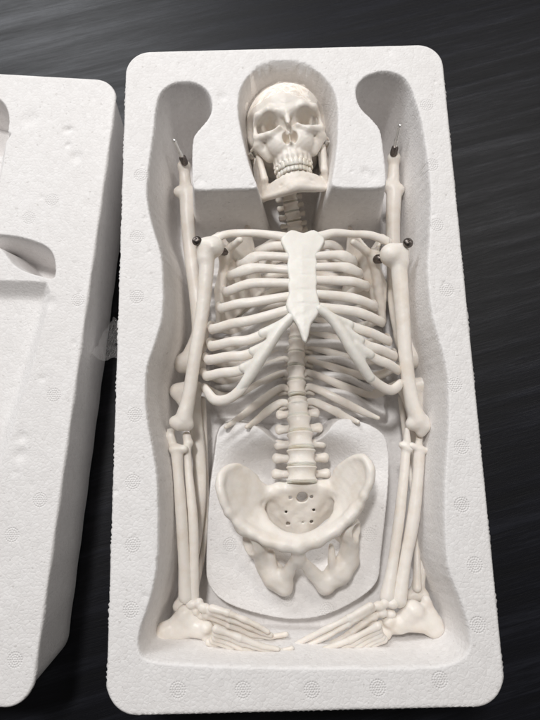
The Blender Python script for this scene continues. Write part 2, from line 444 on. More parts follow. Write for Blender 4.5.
def tray_height(X, Y):
    d = poly_sd(OUT, X, Y)
    wig = .02*relief(X*2.2, Y*2.2)
    soft = np.clip((-13.2-Y)/3., 0, 1)                     # the foot end slopes more gently
    slope = 8.0-.6*soft
    floor = .75+1.8*np.clip((-11.-Y)/3.8, 0, 1)**1.3
    dn = poly_sd(NECK, X, Y); floor = np.maximum(floor, .75+.75*np.clip(.5-dn/.35, 0, 1))
    z = RIM+(d+wig)*slope
    z = smaxn(z, floor, .45)
    z = np.where(d > 0, RIM, z); z = np.minimum(z, RIM)
    ed = .12+.4*soft; z = np.where((d <= 0), smin(z, RIM+0*X, ed), z)
    q = np.clip(1-np.maximum(d, 0)/.14, 0, 1); z = z-.035*q*q*(d > 0)
    rg = np.clip(.5-dn/.6, 0, 1)*np.clip((7.2-Y)/1.5, 0, 1); z = z+rg*.36*np.sin((Y+.32*np.abs(X-1.4)+.3*np.sin(X*1.3))*5.6)*(z < 3)
    # centre pillow under the pelvis
    dp = poly_sd(PIL, X, Y)
    top = ZP+.12*np.exp(-((Y-P(300,432,ZP)[1])/.8)**2)-1.7*np.exp(-(((X-SCOOP[0])/3.7)**2+((Y-P(300,470,ZP)[1])/1.75)**2)**1.8)-.6*np.exp(-(((X-SCOOP[0])/4.2)**2+((Y-SCOOP[1])/3.2)**2)**1.5)
    top = top-.25*np.clip((-Y-8)/6, 0, 1)
    F0 = P(236, 428, ZP); top = top+.06*np.sin((Y-.75*X)*8)*np.exp(-(((X-F0[0])/1.3)**2+((Y-F0[1])/.9)**2)**1.5)
    pz = top-np.maximum(dp+.08, 0)*7.5; pz = np.where(dp < .1, smin(pz, top, .25)+.06, pz)
    z = np.maximum(z, np.minimum(pz, RIM-.6))
    z = z+.014*relief(X, Y)
    return dents(X, Y, z, (-10, -19, 10, 19), 40, 4, [(*P(u, v, RIM)[:2], .3, .07) for u, v in ((374,176),(222,97),(366,172),(200,180))])
vpx = [(141,175),(137,237),(137,297),(135,415),(133,482),(133,545),(131,610),(427,105),(432,165),(437,225),(447,290),(455,385),(462,447),(462,505),(475,565),(478,625),
       (178,690),(243,690),(312,690),(378,688),(440,680)]
vents = [P(u, v, RIM)[:2] for u, v in vpx]+[P(u, v, ZP-.2)[:2] for u, v in ((230,545),(288,600),(327,610),(370,535),(224,490))]
tray = foam_block('polystyrene_tray', 0, 0, 0, 10, 19, 1.55, RIM, tray_height, vents)
tag(tray, 'open white polystyrene tray with a body-shaped hollow holding the skeleton', 'foam tray')

# the lid lies to the left, turned a few degrees, its hollows facing up
LH = 5.8
c0 = P(119.5, 78.5, LH)[:2]; la = math.radians(-5.35)
ex = np.array([math.cos(la), math.sin(la)]); ey = np.array([-math.sin(la), math.cos(la)])
LW, LL = 10., 18.9
lc = c0-ex*LW-ey*LL+np.array([-.05, -.1])
LA = rpoly([(9,124),(8,112),(2,101),(-14,94),(-60,92),(-60,150),(-20,150),(-2,150),(6,138)], LH, 3)
LB = rpoly([(-40,234),(5,235),(24,238),(42,244),(51,251),(55,262),(54,278),(40,276),(24,271),(12,263),(2,250),(-8,246),(-40,246)], LH, 3)
LC = rpoly([(-90,284),(30,281),(48,286),(49,302),(41,335),(28,383),(13,428),(-1,466),(-30,520),(-90,600),(-160,500),(-160,330)], LH, 2)
LD = rpoly([(-90,120),(5,128),(6,142),(3,165),(-5,205),(-9,240),(-60,250)], LH, 2)
def lid_height(X, Y):
    z = LH+0*X
    for pg, dep, sl in ((LA, 3.2, 6), (LB, 3.6, 7.), (LC, .8, 1.0), (LD, .9, 1.6)):
        d = poly_sd(pg, X, Y)
        z = np.minimum(z, np.where(d < 0, smin(smaxn(LH+d*sl, LH-dep+0*X, .25), LH+0*X, .08), LH))
    z = z+.014*relief(X+40, Y)
    return dents(X, Y, z, (-24, -20, -10, 18), 22, 9, [(*P(u, v, LH)[:2], r_, .09) for u, v, r_ in ((76,157,.35),(66,130,.25),(30,119,.5),(50,302,.35),(22,437,.3),(20,455,.35),(68,145,.2))])
lv = [P(u, v, LH)[:2] for u, v in ((52,200),(29,218),(54,395),(12,535),(40,500),(15,660),(78,300))]
lid = foam_block('foam_box_top', lc[0], lc[1], la, LW, LL, 1.5, LH, lid_height, lv, draft=.35, wavy=.035)
tag(lid, 'empty white polystyrene lid lying open at the left edge beside the tray', 'foam lid')
# ---------------------------------------------------------------- the skeleton
sk = thing('skeleton_model', P(300, 400, 1.5), 'ivory plastic human skeleton with skull and rib cage lying face up in the tray', 'skeleton')
def part(name, vf, mat=BONE, parent=sk, label=None):
    o = mesh_obj(name, vf[0], vf[1], mat, parent)
    if label: o['label'] = label
    return o

# ---- skull: built in its own axes (x right, y up, z out of the face), life-size cm, then scaled and turned
def rot(ax, deg):
    return np.array(Matrix.Rotation(math.radians(deg), 3, ax))
SKR = rot('Z', 6.5) @ rot('X', 7) @ rot('Y', -3); SKS = .405
SKC = P(288, 143, 4.4)
def skw(v):
    v = np.array(v, float); v[:, 1] = np.where(v[:, 1] < 0, v[:, 1]*.91, v[:, 1]*.96)
    return (v*SKS)@SKR.T + SKC
def both(fn):
    fn(-1); fn(1)
def build_skull():
    v = Vol((-8.2, -8.6, -11.5), (8.2, 11, 9.6), .155)
    v.ell((0, 3.4, -2.0), (7.0, 6.4, 8.7), 0)
    v.ell((0, 3.4, 2.2), (5.5, 4.9, 5.4), 1.0)
    v.ell((0, -1.5, -4.5), (5.0, 2.6, 5.0), .8)
    def s1(s):
        v.chain([(s*.9, 1.9, 6.95), (s*2.6, 2.35, 7.0), (s*4.3, 2.15, 6.1), (s*5.2, 1.2, 5.0)], [.5, .52, .52, .45], .7)    # brow
        v.chain([(s*5.35, 1.3, 5.0), (s*5.25, -.4, 4.8), (s*4.9, -1.7, 5.2)], [.5, .48, .6], .35)                            # lateral rim
        v.chain([(s*1.6, -.9, 7.1), (s*3.0, -1.75, 6.9), (s*4.7, -1.5, 5.8)], [.5, .6, .75], .45)                           # lower rim, cheek
        v.chain([(s*4.7, -2.2, 5.4), (s*5.8, -2.2, 3.2), (s*6.4, -1.7, .8), (s*6.4, -1.2, -1.4)], [.75, .55, .42, .45], .3)   # arch
        v.cap((s*3.4, -4.6, 4.7), (s*4.9, -2.6, 5.0), .85, .8, .6)
        v.cap((s*5.9, -2.0, -2.2), (s*5.4, -4.6, -3.0), 1.1, .6, .5)                                                          # mastoid
        v.ell((s*1.6, -2.9, 5.7), (2.1, 2.7, 1.7), .6)
    both(s1)
    v.ell((0, -3.9, 3.9), (3.1, 3.3, 3.3), .6)                     # maxilla
    v.ell((0, -5.7, 4.2), (2.95, 1.5, 3.2), .35)                   # tooth ridge
    v.cap((0, 1.7, 6.9), (0, -.9, 7.9), .5, .36, .5)               # nasal bones
    v.ell((0, 1.6, 6.9), (1.1, .9, .8), .5)
    v.ell((0, -1.0, 3.0), (2.4, 2.6, 2.6), .5)
    def s2(s):
        v.ell((s*3.0, .3, 7.3), (1.8, 1.55, 2.8), .22, True)    # orbit
        v.cap((s*3.1, .3, 6.3), (s*2.2, 0.2, 2.4), 1.35, .35, .3, True)
        v.ell((s*6.4, 1.6, 3.2), (1.3, 2.8, 2.9), .8, True)        # temple
        v.ell((s*5.0, -2.2, 2.1), (1.35, 2.6, 2.1), .4, True)      # hollow behind the cheek
        v.ell((s*.5, -2.8, 7.6), (.68, 1.15, 2.6), .12, True)     # nasal aperture
        v.ell((s*.32, -1.7, 7.9), (.34, 1.0, 1.6), .12, True)
    both(s2)
    v.tri((0, -1.4, 6.3), (0, -3.6, 6.3), (0, -2.5, 4.2), .09, .05)    # septum
    v.cap((0, -3.95, 7.0), (0, -3.95, 7.75), .3, .14, .25)
    def s3(s):
        for k in range(5): # roots of the upper teeth
            a = (k+.5)*.30; v.cap((s*2.75*math.sin(a), -4.9, 3.9+3.25*math.cos(a)), (s*2.85*math.sin(a), -6.6, 3.9+3.3*math.cos(a)), .16, .34, .3)
    both(s3)
    V, F = v.mesh(.012)
    return skw(V), F
skull = part('skull', build_skull())
def build_mandible():
    v = Vol((-7.4, -14, -4), (7.4, 0, 9), .14)
    top = lambda s: [(0, -9.4, 6.8), (s*1.5, -9.4, 6.5), (s*2.9, -9.3, 5.3), (s*3.9, -8.9, 3.2), (s*4.8, -7.6, 1.6)]
    bot = lambda s: [(0, -11.7, 7.3), (s*1.7, -11.9, 6.9), (s*3.5, -11.5, 5.2), (s*5.0, -10.6, 2.6), (s*5.9, -9.2, -.2)]
    def m(s):
        T, B = spline(top(s), 4), spline(bot(s), 4)
        for i in range(len(T)-1):
            v.tri(T[i], B[i], B[i+1], .42, .06); v.tri(T[i], T[i+1], B[i+1], .42, .06)
        v.chain(B, list(np.interp(np.linspace(0, 4, len(B)), range(5), [.6, .58, .52, .5, .5])), .08)
        A, G, C_, K, N_ = (s*4.7, -8.1, 4.4), (s*5.85, -9.3, -.6), (s*5.1, -3.6, 3.8), (s*5.95, -1.9, -1.2), (s*5.7, -3.6, .5)
        v.tri(A, G, N_, .3, .3); v.tri(A, C_, N_, .26, .3); v.tri(G, K, N_, .3, .3); v.tri(A, G, (s*5.0, -10.7, 2.8), .42, .3)
        v.ell(K, (.75, .45, .42), .3); v.cap(C_, A, .36, .5, .4); v.cap(G, K, .45, .38, .3); v.tri(A, G, C_, .36, .3); v.tri(G, C_, N_, .32, .3)
        v.chain([(s*5.85, -9.7, -.4), (s*5.3, -10.3, 1.6)], [.6, .5], .4)
        v.ell((s*2.3, -10.6, 6.6), (.22, .22, .5), .15, True)
        for k in range(5):
            a = (k+.5)*.33; v.cap((s*2.5*math.sin(a), -8.7, 3.9+3.1*math.cos(a)), (s*2.5*math.sin(a), -9.9, 3.9+3.0*math.cos(a)), .26, .1, .4)
    both(m)
    v.ell((0, -11.2, 7.3), (1.3, .8, .6), .8); v.ell((0, -10.1, 7.75), (1.9, .5, .5), .4, True)
    v.blur(3, .04); V, F = v.mesh(.01); return skw(V), F
mand = part('mandible', build_mandible())
def tooth(a, up, i):
    wd = [.42, .36, .40, .38, .40, .48, .48][i]; hh = [1.15, 1.05, 1.15, .98, .9, .85, .8][i]*(1 if up else .92)
    rx, rz = (2.72, 3.55) if up else (2.5, 3.3)
    x = rx*math.sin(a); z = 3.9+rz*math.cos(a); y0 = -6.6 if up else -8.55; s = -1 if up else 1
    th = math.atan2(math.sin(a)*rz, math.cos(a)*rx)
    V = []; F = []; n = 10
    prof = [(0, .7), (.2, .88), (.5, 1.03), (.85, 1.06), (.97, .95), (1., .6)]
    for (q, k) in prof:
        for j in range(n):
            t = 2*math.pi*j/n; cx = math.copysign(abs(math.cos(t))**.7, math.cos(t))*wd*k; cz = math.copysign(abs(math.sin(t))**.8, math.sin(t))*.36*(k if i > 3 else k*(1-.5*q))
            V.append((x+cx*math.cos(th)+cz*math.sin(th), y0+s*hh*q, z-cx*math.sin(th)+cz*math.cos(th)))
    for r in range(len(prof)-1):
        for j in range(n): F.append((r*n+j, r*n+(j+1) % n, (r+1)*n+(j+1) % n, (r+1)*n+j))
    F.append(tuple(range(n))); F.append(tuple((len(prof)-1)*n+j for j in reversed(range(n))))
    F = [f[::-1] for f in F] if up else F
    return skw(V), F
for up, par in ((True, skull), (False, mand)):
    for s in (-1, 1):
        a = 0
        for i in range(6):
            st = [.135, .26, .25, .25, .26, .30][i]*(1 if up else .97); a += st if i else st
            part('tooth', tooth(s*a, up, i), TOOTH, par)

# ---- spine
def vert_mesh(kind):
    v = Vol((-1.9, -.9, -2.0), (1.9, .9, 1.0), .055 if kind != 'l' else .06)
    if kind == 'l':
        R, hh, tp, tl = (.80, .60), .34, .22, 1.5
    elif kind == 't': R, hh, tp, tl = (.50, .45), .27, .15, 1.0
    else: R, hh, tp, tl = (.48, .36), .20, .14, .82
    def body(p):
        y = p[..., 1]; w = 1-.13*np.cos(np.clip(y/hh, -1, 1)*math.pi/2)+.10*np.exp(-((np.abs(y)-hh*.92)/.04)**2)+.05*np.exp(-((np.abs(y)-hh*.62)/.035)**2)
        d = (np.sqrt((p[..., 0]/R[0])**2+(p[..., 2]/R[1])**2)-w)*min(R)
        e = np.abs(y)-hh
        return np.minimum(np.maximum(d, e), 0)+np.sqrt(np.maximum(d, 0)**2+np.maximum(e, 0)**2)-.035
    v.put((-1, -.5, -.8), (1, .5, .8), body, 0)
    for s in (-1, 1):
        v.chain([(s*R[0]*.6, .05, -R[1]*.8), (s*tl*.62, .05, -R[1]-.25), (s*tl, .08, -R[1]-(.3 if kind == 'l' else .5))], [tp, tp*.85, tp*1.25], .12)
        v.cap((s*R[0]*.6, .1, -R[1]-.35), (s*R[0]*.65, .42, -R[1]-.4), .16, .13, .12)
        v.cap((s*R[0]*.6, 0, -R[1]-.4), (0, -.1, -R[1]-.75), .15, .14, .12)
    v.cap((0, -.1, -R[1]-.6), (0, -.35, -R[1]-(1.05 if kind != 'l' else 1.1)), .13, .15, .1)
    return v.mesh(.006)
VM = {k: vert_mesh(k) for k in 'ctl'}
spine_px = [(287, 178, 3.9), (290, 200, 3.5), (294, 222, 3.0), (297, 245, 2.5), (298, 290, 1.95), (297, 335, 1.95), (296, 365, 2.4), (297, 395, 2.9), (299, 420, 3.5), (301, 448, 4.1), (302, 480, 4.35)]
SP = spline(PL(*spine_px), 30); seglen = np.r_[0, np.cumsum(np.linalg.norm(np.diff(SP, axis=0), axis=1))]
def spine_at(s):
    p = np.array([np.interp(s, seglen, SP[:, i]) for i in range(3)])
    q = np.array([np.interp(s+.15, seglen, SP[:, i]) for i in range(3)])-np.array([np.interp(s-.15, seglen, SP[:, i]) for i in range(3)])
    return p, q/np.linalg.norm(q)
def s_of(v):
    """arc length at the photograph row v"""
    z = np.array([np.interp(i/30, range(len(spine_px)), [q[1] for q in spine_px]) for i in range(len(SP))])
    return np.interp(v, z, seglen)
rows = [('c', 188+9.3*i, .95) for i in range(6)]+[('t', 246+14.2*i, .86+.022*i) for i in range(12)]
rows += [('l', v_, f_) for v_, f_ in ((410, .80), (425, .86), (441, .93), (457.5, 1.0), (474, 1.04))]
vpos = []
ss = [s_of(r[1]) for r in rows]
for i, (kind, vv, f) in enumerate(rows):
    p, t = spine_at(ss[i]); x = np.array([1., .02, 0]); t = -t; x -= (x@t)*t; x /= np.linalg.norm(x); z = np.cross(x, t)
    R = np.stack([x, t, z], 1)
    gap = abs(ss[min(i+1, len(ss)-1)]-ss[i]) if i < len(ss)-1 else abs(ss[i]-ss[i-1])
    hn = {'c': .235, 't': .305, 'l': .375}[kind]*2; fy = min(gap/(hn*1.12), 1.7)
    V, F = VM[kind]
    W_ = (V*np.array([f, fy, f]))@R.T+p
    vo = part('vertebra', (W_, F)); vpos.append((p, R, f, kind, vv))
    dr = {'c': (.44, .33), 't': (.47, .42), 'l': (.80, .60)}[kind]
    n = 28; DV = []; DF = []; hg = hn/2*fy
    pr_ = [(-.095, .55), (-.09, .9), (-.065, .9), (-.055, 1.08), (-.015, 1.08), (-.008, .92), (.008, .92), (.015, 1.08), (.055, 1.08), (.065, .9), (.09, .9), (.095, .55)]
    for (yy, k) in pr_:
        for j in range(n):
            a = 2*math.pi*j/n; DV.append((math.cos(a)*dr[0]*f*k, -hg-.03+yy*(1 if kind == 'l' else .6), math.sin(a)*dr[1]*f*k))
    for r in range(len(pr_)-1):
        for j in range(n): DF.append((r*n+j, (r+1)*n+j, (r+1)*n+(j+1) % n, r*n+(j+1) % n))
    DF.append(tuple(range(n))); DF.append(tuple((len(pr_)-1)*n+j for j in reversed(range(n))))
    part('disc', (np.array(DV)@R.T+p, DF), DISC, vo)

qs = np.array([p+R@np.array([0, 0, -{'c': .5, 't': .6, 'l': .8}[k]*f]) for p, R, f, k, v_ in vpos])
part('spinal_cord', tube(qs, .26, n=3, seg=12), DISC)
# ---- sternum
def build_sternum():
    outline = [(291,231),(303,234),(314,231),(324,240),(321,249),(316,257),(317,265),(316,271),(317,283),(316,289),(318,298),(320,308),(316,318),(311,325),(307,341),(303,341),(297,326),(290,316),(286,306),(289,294),(288,286),(289,280),(287,268),(288,257),(284,249),(281,240)]
    zs = lambda y: np.interp(y, [230, 300, 342], [6.75, 7.35, 7.45])
    O = [P(a, b, zs(b)) for a, b in outline]; q = np.array(O)[:, :2]; k = len(q)
    q = np.array([.5*(2*q[i]+(q[(i+1) % k]-q[i-1])*t+(2*q[i-1]-5*q[i]+4*q[(i+1) % k]-q[(i+2) % k])*t*t+(-q[i-1]+3*q[i]-3*q[(i+1) % k]+q[(i+2) % k])*t**3) for i in range(k) for t in (0, .33, .66)])
    y0, y1 = q[:, 1].min(), q[:, 1].max()
    v = Vol((q[:, 0].min()-.5, y0-.5, 6.2), (q[:, 0].max()+.5, y1+.5, 8.2), .055)
    def fn(p):
        d = poly_sd(q, p[..., 0], p[..., 1])+.12
        s = (p[..., 1]-y0)/(y1-y0); zc = np.interp(s, [0, .38, 1], [7.45, 7.35, 6.75])+.07*np.clip(-d, 0, .8)
        e = np.abs(p[..., 2]-zc)-.1
        return np.minimum(np.maximum(d, e), 0)+np.sqrt(np.maximum(d, 0)**2+np.maximum(e, 0)**2)-.13
    v.put((-9, -9, 0), (9, 15, 9), fn, 0)
    for yy in (258, 274, 289, 303): v.cap(P(285, yy, zs(yy)+.36), P(322, yy, zs(yy)+.36), .06, .06, .12, True)
    return v.mesh(.006)
part('sternum', build_sternum(), BONE_LIT)

# ---- ribs: front end px, visible corner px, then lateral, angle and head at the vertebra
def tv(i): return vpos[6+i]
ribsL = {1: ((287,246,6.75), (272,246,6.4), (257,252,5.5)), 2: ((289,257,7.0), (262,256,6.9), (244,263,6.3)), 3: ((290,270,7.1), (260,268,6.95), (234,274,6.3)),
  4: ((290,283,7.2), (256,283,7.0), (229,291,6.35)), 5: ((290,296,7.25), (254,302,7.0), (223,308,6.3)), 6: ((290,309,7.3), (252,320,7.0), (214,329,6.1)),
  7: ((287,322,7.2), (252,339,6.8), (213,346,5.9)), 8: ((270,344,7.0), (246,355,6.7), (209,360,5.6)), 9: ((257,362,6.9), (238,371,6.5), (207,376,5.3)),
  10: ((249,378,6.7), (232,397,6.3), (208,392,5.3))}
ribsR = {1: ((318,246,6.75), (330,244,6.4), (340,250,5.5)), 2: ((316,256,7.0), (336,255,6.9), (353,261,6.3)), 3: ((316,267,7.1), (338,267,6.95), (359,273,6.3)),
  4: ((316,280,7.2), (343,281,7.0), (366,286,6.3)), 5: ((317,294,7.25), (346,297,6.95), (374,306,6.2)), 6: ((318,307,7.3), (352,311,6.9), (381,322,6.0)),
  7: ((334,319,7.1), (356,328,6.7), (388,341,5.7)), 8: ((346,332,7.0), (366,345,6.6), (394,356,5.5)), 9: ((355,346,6.9), (376,359,6.4), (398,370,5.3)),
  10: ((364,366,6.7), (376,383,6.3), (398,389,5.2))}
for sd, ribs in ((-1, ribsL), (1, ribsR)):
    for i in range(1, 13):
        p, R, f, kind, vv = tv(i-1)
        head = p+R@np.array([sd*.48, .1, -.35]); 
        if i <= 10:
            a, b, c = (P(*q) for q in ribs[i])
            cu, cv, cz = ribs[i][2]
            out = {1: 1.2, 2: 1.5}.get(i, 2.0)
            lat = c+np.array([sd*(.33 if i > 1 else .05), .45, -1.5])
            lat2 = np.array([lat[0]+sd*.08, lat[1]*.6+head[1]*.4+.1, max(3.0, lat[2]-1.3)])
            half = head+(lat2-head)*np.array([.72, .45, 0])+np.array([0, 0, -.05]); half[2] = 1.55; half[1] -= .15*max(0, i-3); lat2[1] -= .07*max(0, i-4)
            q0 = head+np.array([sd*.65, .08, -.25])
            pts = [a, b, (b+c)/2+np.array([0, 0, .22 if i < 10 else .05]), c, lat, lat2, half, q0, head]
            if i == 1: pts = [a, b, c, c+np.array([sd*.1, .5, -1.5]), q0+np.array([sd*.5, 0, .8]), q0, head]
            if i == 10: pts = [P(*q) for q in (((249,378,6.75),(240,390,6.7),(228,399,6.4),(215,400,6.0),(207,391,5.5)) if sd < 0 else ((361,364,6.75),(369,376,6.6),(381,386,6.2),(392,390,5.8),(400,384,5.3)))]+pts[4:]
            n_ = len(pts)
            ra = [.27]+[.305]*(n_-5)+[.3, .3, .24, .2]; rb = [.2]+[.2]*(n_-2)+[.16]
            if i == 1: ra = [.3, .34, .32, .28, .22, .2, .18]
            if i in (2, 3): ra = [.25, .29, .37]+ra[3:]
        else:
            e = P(*({11: (226, 427, 4.6), 12: (247, 427, 4.5)}[i] if sd < 0 else {11: (378, 418, 4.5), 12: (358, 422, 4.4)}[i]))
            pts = [e, e*.75+head*.25+np.array([sd*.1, .1, -.6]), (e*.45+head*.55)+np.array([sd*.35, .2, -1.0]), head+np.array([sd*.6, .12, -.3]), head]; ra = [.13, .25, .28, .25, .2]; rb = .13
        part('rib', tube(pts, ra, rb, n=5, seg=12))
# costal margin: one fused cartilage each side, webbed to the ribs that join it
for sd, px_, ribs in ((-1, ((291,317,7.35),(281,328,7.3),(270,344,7.2),(259,361,7.05),(249,377,6.85),(240,390,6.6)), ribsL), (1, ((319,309,7.4),(330,317,7.3),(341,331,7.2),(351,348,7.05),(361,364,6.85),(370,378,6.55)), ribsR)):
    Q = spline(np.column_stack([PL(*px_), [.27, .28, .31, .33, .31, .28]]), 8)
    ends = PL(*px_)+[P(*ribs[k][1]) for k in (7, 8, 9)]
    v = vol_for(ends, .6, .055); v.chain(Q[:, :3], Q[:, 3], 0)
    for k, n_ in ((7, 1), (8, 2), (9, 3)):
        a, m = P(*ribs[k][0]), P(*ribs[k][1]); j_ = a*.55+m*.45; m2 = a*.3+m*.7
        v.cap(a, m2, .27, .29, .18)
        up_ = P(*px_[n_]); v.tri(a, up_, j_+(up_-a)*.35, .13, .22)
        v.tri(a, P(*px_[n_+1]), j_+np.array([0, -.12, 0]), .12, .2)
    v.blur(1, .01)
    part('costal_cartilage', v.mesh(.004), BONE_LIT)

# ---- clavicles and shoulder blades
for c in (((289,238,6.8),(272,235,6.7),(250,233,6.3),(228,234,6.1),(214,239,5.9)), ((319,237,6.8),(334,233,6.7),(352,234,6.4),(370,235,6.2),(387,241,5.9))):
    part('clavicle', tube(PL(*c), [.32, .27, .24, .26, .28], [.22, .18, .17, .17, .2], n=6, seg=12))
def build_scapula(q):
    g, cor0, cor1, ac0, ac1, sup, inf, med, lat = PL(*q)
    v = vol_for([g, cor0, cor1, ac0, ac1, sup, inf, med, lat], .7, .065)
    v.tri(g, sup, med, .11, .2); v.tri(g, med, inf, .11, .2); v.tri(g, lat, inf, .14, .2)
    v.cap(g, inf, .26, .16, .25); v.cap(med, inf, .13, .13, .15); v.cap(sup, med, .12, .12, .12)
    v.ell(g, (.42, .55, .45), .3); v.cap(g, cor0, .3, .25, .25); v.cap(cor0, cor1, .25, .2, .15)
    v.cap(med, ac0, .14, .2, .2); v.cap(ac0, ac1, .22, .26, .2); v.tri(g, med, ac0, .1, .2)
    return v.mesh(.012)
part('scapula', build_scapula([(225,254,4.9), (231,247,5.4), (240,240,6.2), (219,236,4.9), (212,240,5.4), (248,226,3.4), (219,330,2.6), (262,290,1.7), (216,290,3.6)]))
part('scapula', build_scapula([(374,257,4.9), (366,251,5.4), (353,242,6.2), (382,238,4.9), (388,242,5.3), (350,228,3.4), (383,322,2.6), (345,290,1.7), (385,285,3.6)]))

# ---- arms
def bone(name, pts, rs, extra=None, k=.15, h=.055, par=sk, mat=BONE, wob=.003):
    Q = PL(*pts); v = vol_for(Q, max(rs)+(1.9 if name in ('femur', 'tibia') else .8), h)
    sp = spline(np.column_stack([Q, rs]), 9)
    v.chain(sp[:, :3], sp[:, 3], 0)
    if extra: extra(v, Q)
    v.blur(1, .01)
    return part(name, v.mesh(wob), mat, par)
def humL(v, Q):
    v.ell(P(213,247,6.0), (.68,.66,.66), .2); v.cap(P(204,245,6.1), P(204,258,6.0), .42, .4, .3)
    v.cap(P(175,422,4.9), P(188,424,4.9), .36, .33, .2); v.ell(P(182,418,5.15), (.22,.3,.2), .12, True)
    v.cap(P(212,247,6.2), P(212,247,7.2), .01, .01)
    v.cap(P(180,424,4.9), P(187,425,4.85), .42, .36, .15)
hl = bone('humerus', [(207,250,6.0),(206,275,5.85),(202,315,5.6),(195,355,5.35),(189,395,5.1),(184,418,4.95)], [.48,.44,.40,.38,.40,.5], humL)
def humR(v, Q):
    v.ell(P(392,255,6.0), (.74,.72,.7), .2); v.cap(P(402,250,6.0), P(402,262,6.0), .40, .4, .3)
    v.cap(P(412,424,4.9), P(424,426,4.9), .38, .40, .2); v.cap(P(424,420,4.9), P(421,432,4.8), .3, .3, .2)
hr = bone('humerus', [(398,258,6.0),(400,280,5.85),(403,320,5.6),(406,360,5.35),(411,398,5.1),(418,420,4.95)], [.48,.47,.43,.41,.42,.5], humR)
def screw(u, v_, z, tilt, r=.30):
    c = P(u, v_, z); d = np.array(tilt, float); d /= np.linalg.norm(d)
    v = vol_for([c, c-d*.5], .5, .03)
    v.cap(c-d*.55, c, .15, .15, .02)
    v.ell(c, (r, r, r*.8), .03)
    a = np.cross(d, [1, .3, 0]); a /= np.linalg.norm(a); b = np.cross(d, a)
    for e in (a, b): v.cap(c+d*r*.95-e*.35, c+d*r*.95+e*.35, .075, .075, .02, True)
    v.ell(c+d*r*.9, (.1, .1, .1), .03, True)
    return v.mesh()
part('screw', screw(197, 241, 6.45, (-.35, .25, 1)), DARKSTEEL)
part('screw', screw(408, 243, 6.5, (.25, .1, 1), .31), DARKSTEEL)
def spring(a, b, r, turns, wr):
    a, b = np.array(a), np.array(b); t = b-a; L = np.linalg.norm(t); t /= L; u = np.cross(t, [0, 0, 1]); u /= np.linalg.norm(u); s = np.cross(t, u)
    pts = [a+t*L*q+(u*math.cos(q*turns*6.283)+s*math.sin(q*turns*6.283))*r for q in np.linspace(0, 1, turns*8)]
    return tube(pts, wr, n=1, seg=6, up=t)
part('dark_gap_pin', tube(PL((220,251,5.5),(225,252,5.3)), .25, n=2, seg=10), DARKSTEEL)  # pins cut to short dark blobs, standing in for the joint's dark gap
part('dark_gap_pin', tube(PL((379.5,259,5.3),(377,259,5.2)), .3, n=2, seg=10), DARKSTEEL)

def ulL(v, Q):
    v.chain(PL((169,436,4.40),(172,427,4.60),(176,424,4.30)), [.2,.24,.24], .12); v.cap(P(171,437,4.50), P(174,450,4.48), .25, .25, .15)
    v.cap(P(173,449,4.82), P(184,449,4.82), .24, .24, .12)
bone('radius', [(177,450,4.68),(178,470,4.73),(181,510,4.75),(184,560,4.74),(186,596,4.72)], [.38,.30,.33,.33,.42], ulL)
def rdL(v, Q):
    v.cap(P(186,435,4.30), P(189,443,4.42), .2, .26, .15); v.cap(P(187,436,4.35), P(187,450,4.48), .22, .2, .12)
bone('ulna', [(187,448,4.36),(189,475,4.47),(193,520,4.62),(194,560,4.64),(193,596,4.62)], [.22,.24,.28,.26,.34], rdL)
def ulR(v, Q):
    v.cap(P(407,447,4.65), P(407,430,4.80), .26, .15, .12); v.cap(P(402,445,4.69), P(410,449,4.72), .2, .2, .12)
bone('ulna', [(406,448,4.56),(404,475,4.67),(399,520,4.72),(393,562,4.75),(387,597,4.83)], [.28,.27,.30,.29,.40], ulR)
def rdR(v, Q):
    v.cap(P(411,446,4.75), P(427,451,4.69), .22, .17, .12); v.cap(P(420,434,4.30), P(418,449,4.57), .2, .22, .15)
bone('radius', [(419,451,4.59),(418,475,4.67),(413,520,4.72),(405,562,4.75),(399,600,4.85)], [.34,.32,.37,.34,.42], rdR)

def hand(carp, rays, thumb=None):
    Q = PL(*carp); v = vol_for(Q+PL(*[r[0] for r in rays])+PL(*[r[1] for r in rays]), .7, .055)
    for q in Q: v.ell(q, (.30+.06*math.sin(q[0]*9), .27, .26), .07)
    # the metacarpals belong to the palm
    for r in rays: 
        a, b = P(*r[0]), P(*r[1]); v.cap(a, b, .22, .17, .1); v.ell(b, (.23, .21, .2), .06)
    for i in range(len(rays)-1):
        v.tri(P(*rays[i][0]), P(*rays[i+1][0]), P(*[(x+y)/2 for x, y in zip(rays[i][1], rays[i][0])]), .1, .1)
    lo = v
    h = part('hand', v.mesh(.01))
    for r in rays:
        Q2 = PL(*r[1:]); vv_ = vol_for(Q2, .5, .05)
        for i in range(len(Q2)-1):
            a, b = Q2[i], Q2[i+1]; e = (b-a)*.05; vv_.cap(a+e*(1 if i else -.5), (a+b)/2, .20-.02*i, .145, .03); vv_.cap((a+b)/2, b-e, .145, .185-.02*i, .03)
        part('finger', vv_.mesh(.005), BONE, h)
    return h
hand([(192,604,4.85),(199,603,4.95),(196,611,4.75),(204,608,5.05),(207,614,4.85),(201,615,4.65),(211,611,4.95)],
     [((212,608,5.25),(228,613,5.35),(245,620,5.25),(258,626,5.15),(268,632,5.05)), ((210,611,5.05),(230,619,5.15),(249,627,5.05),(261,632,4.85),(271,635,4.75)),
      ((208,615,4.85),(229,625,4.75),(252,634,4.65),(270,637,4.45),(287,634,4.45)), ((206,618,4.55),(225,628,4.45),(247,636,4.35),(266,639,4.25),(284,637,4.15)), ((204,613,4.45),(214,622,4.25),(228,629,3.95),(240,634,3.85))])
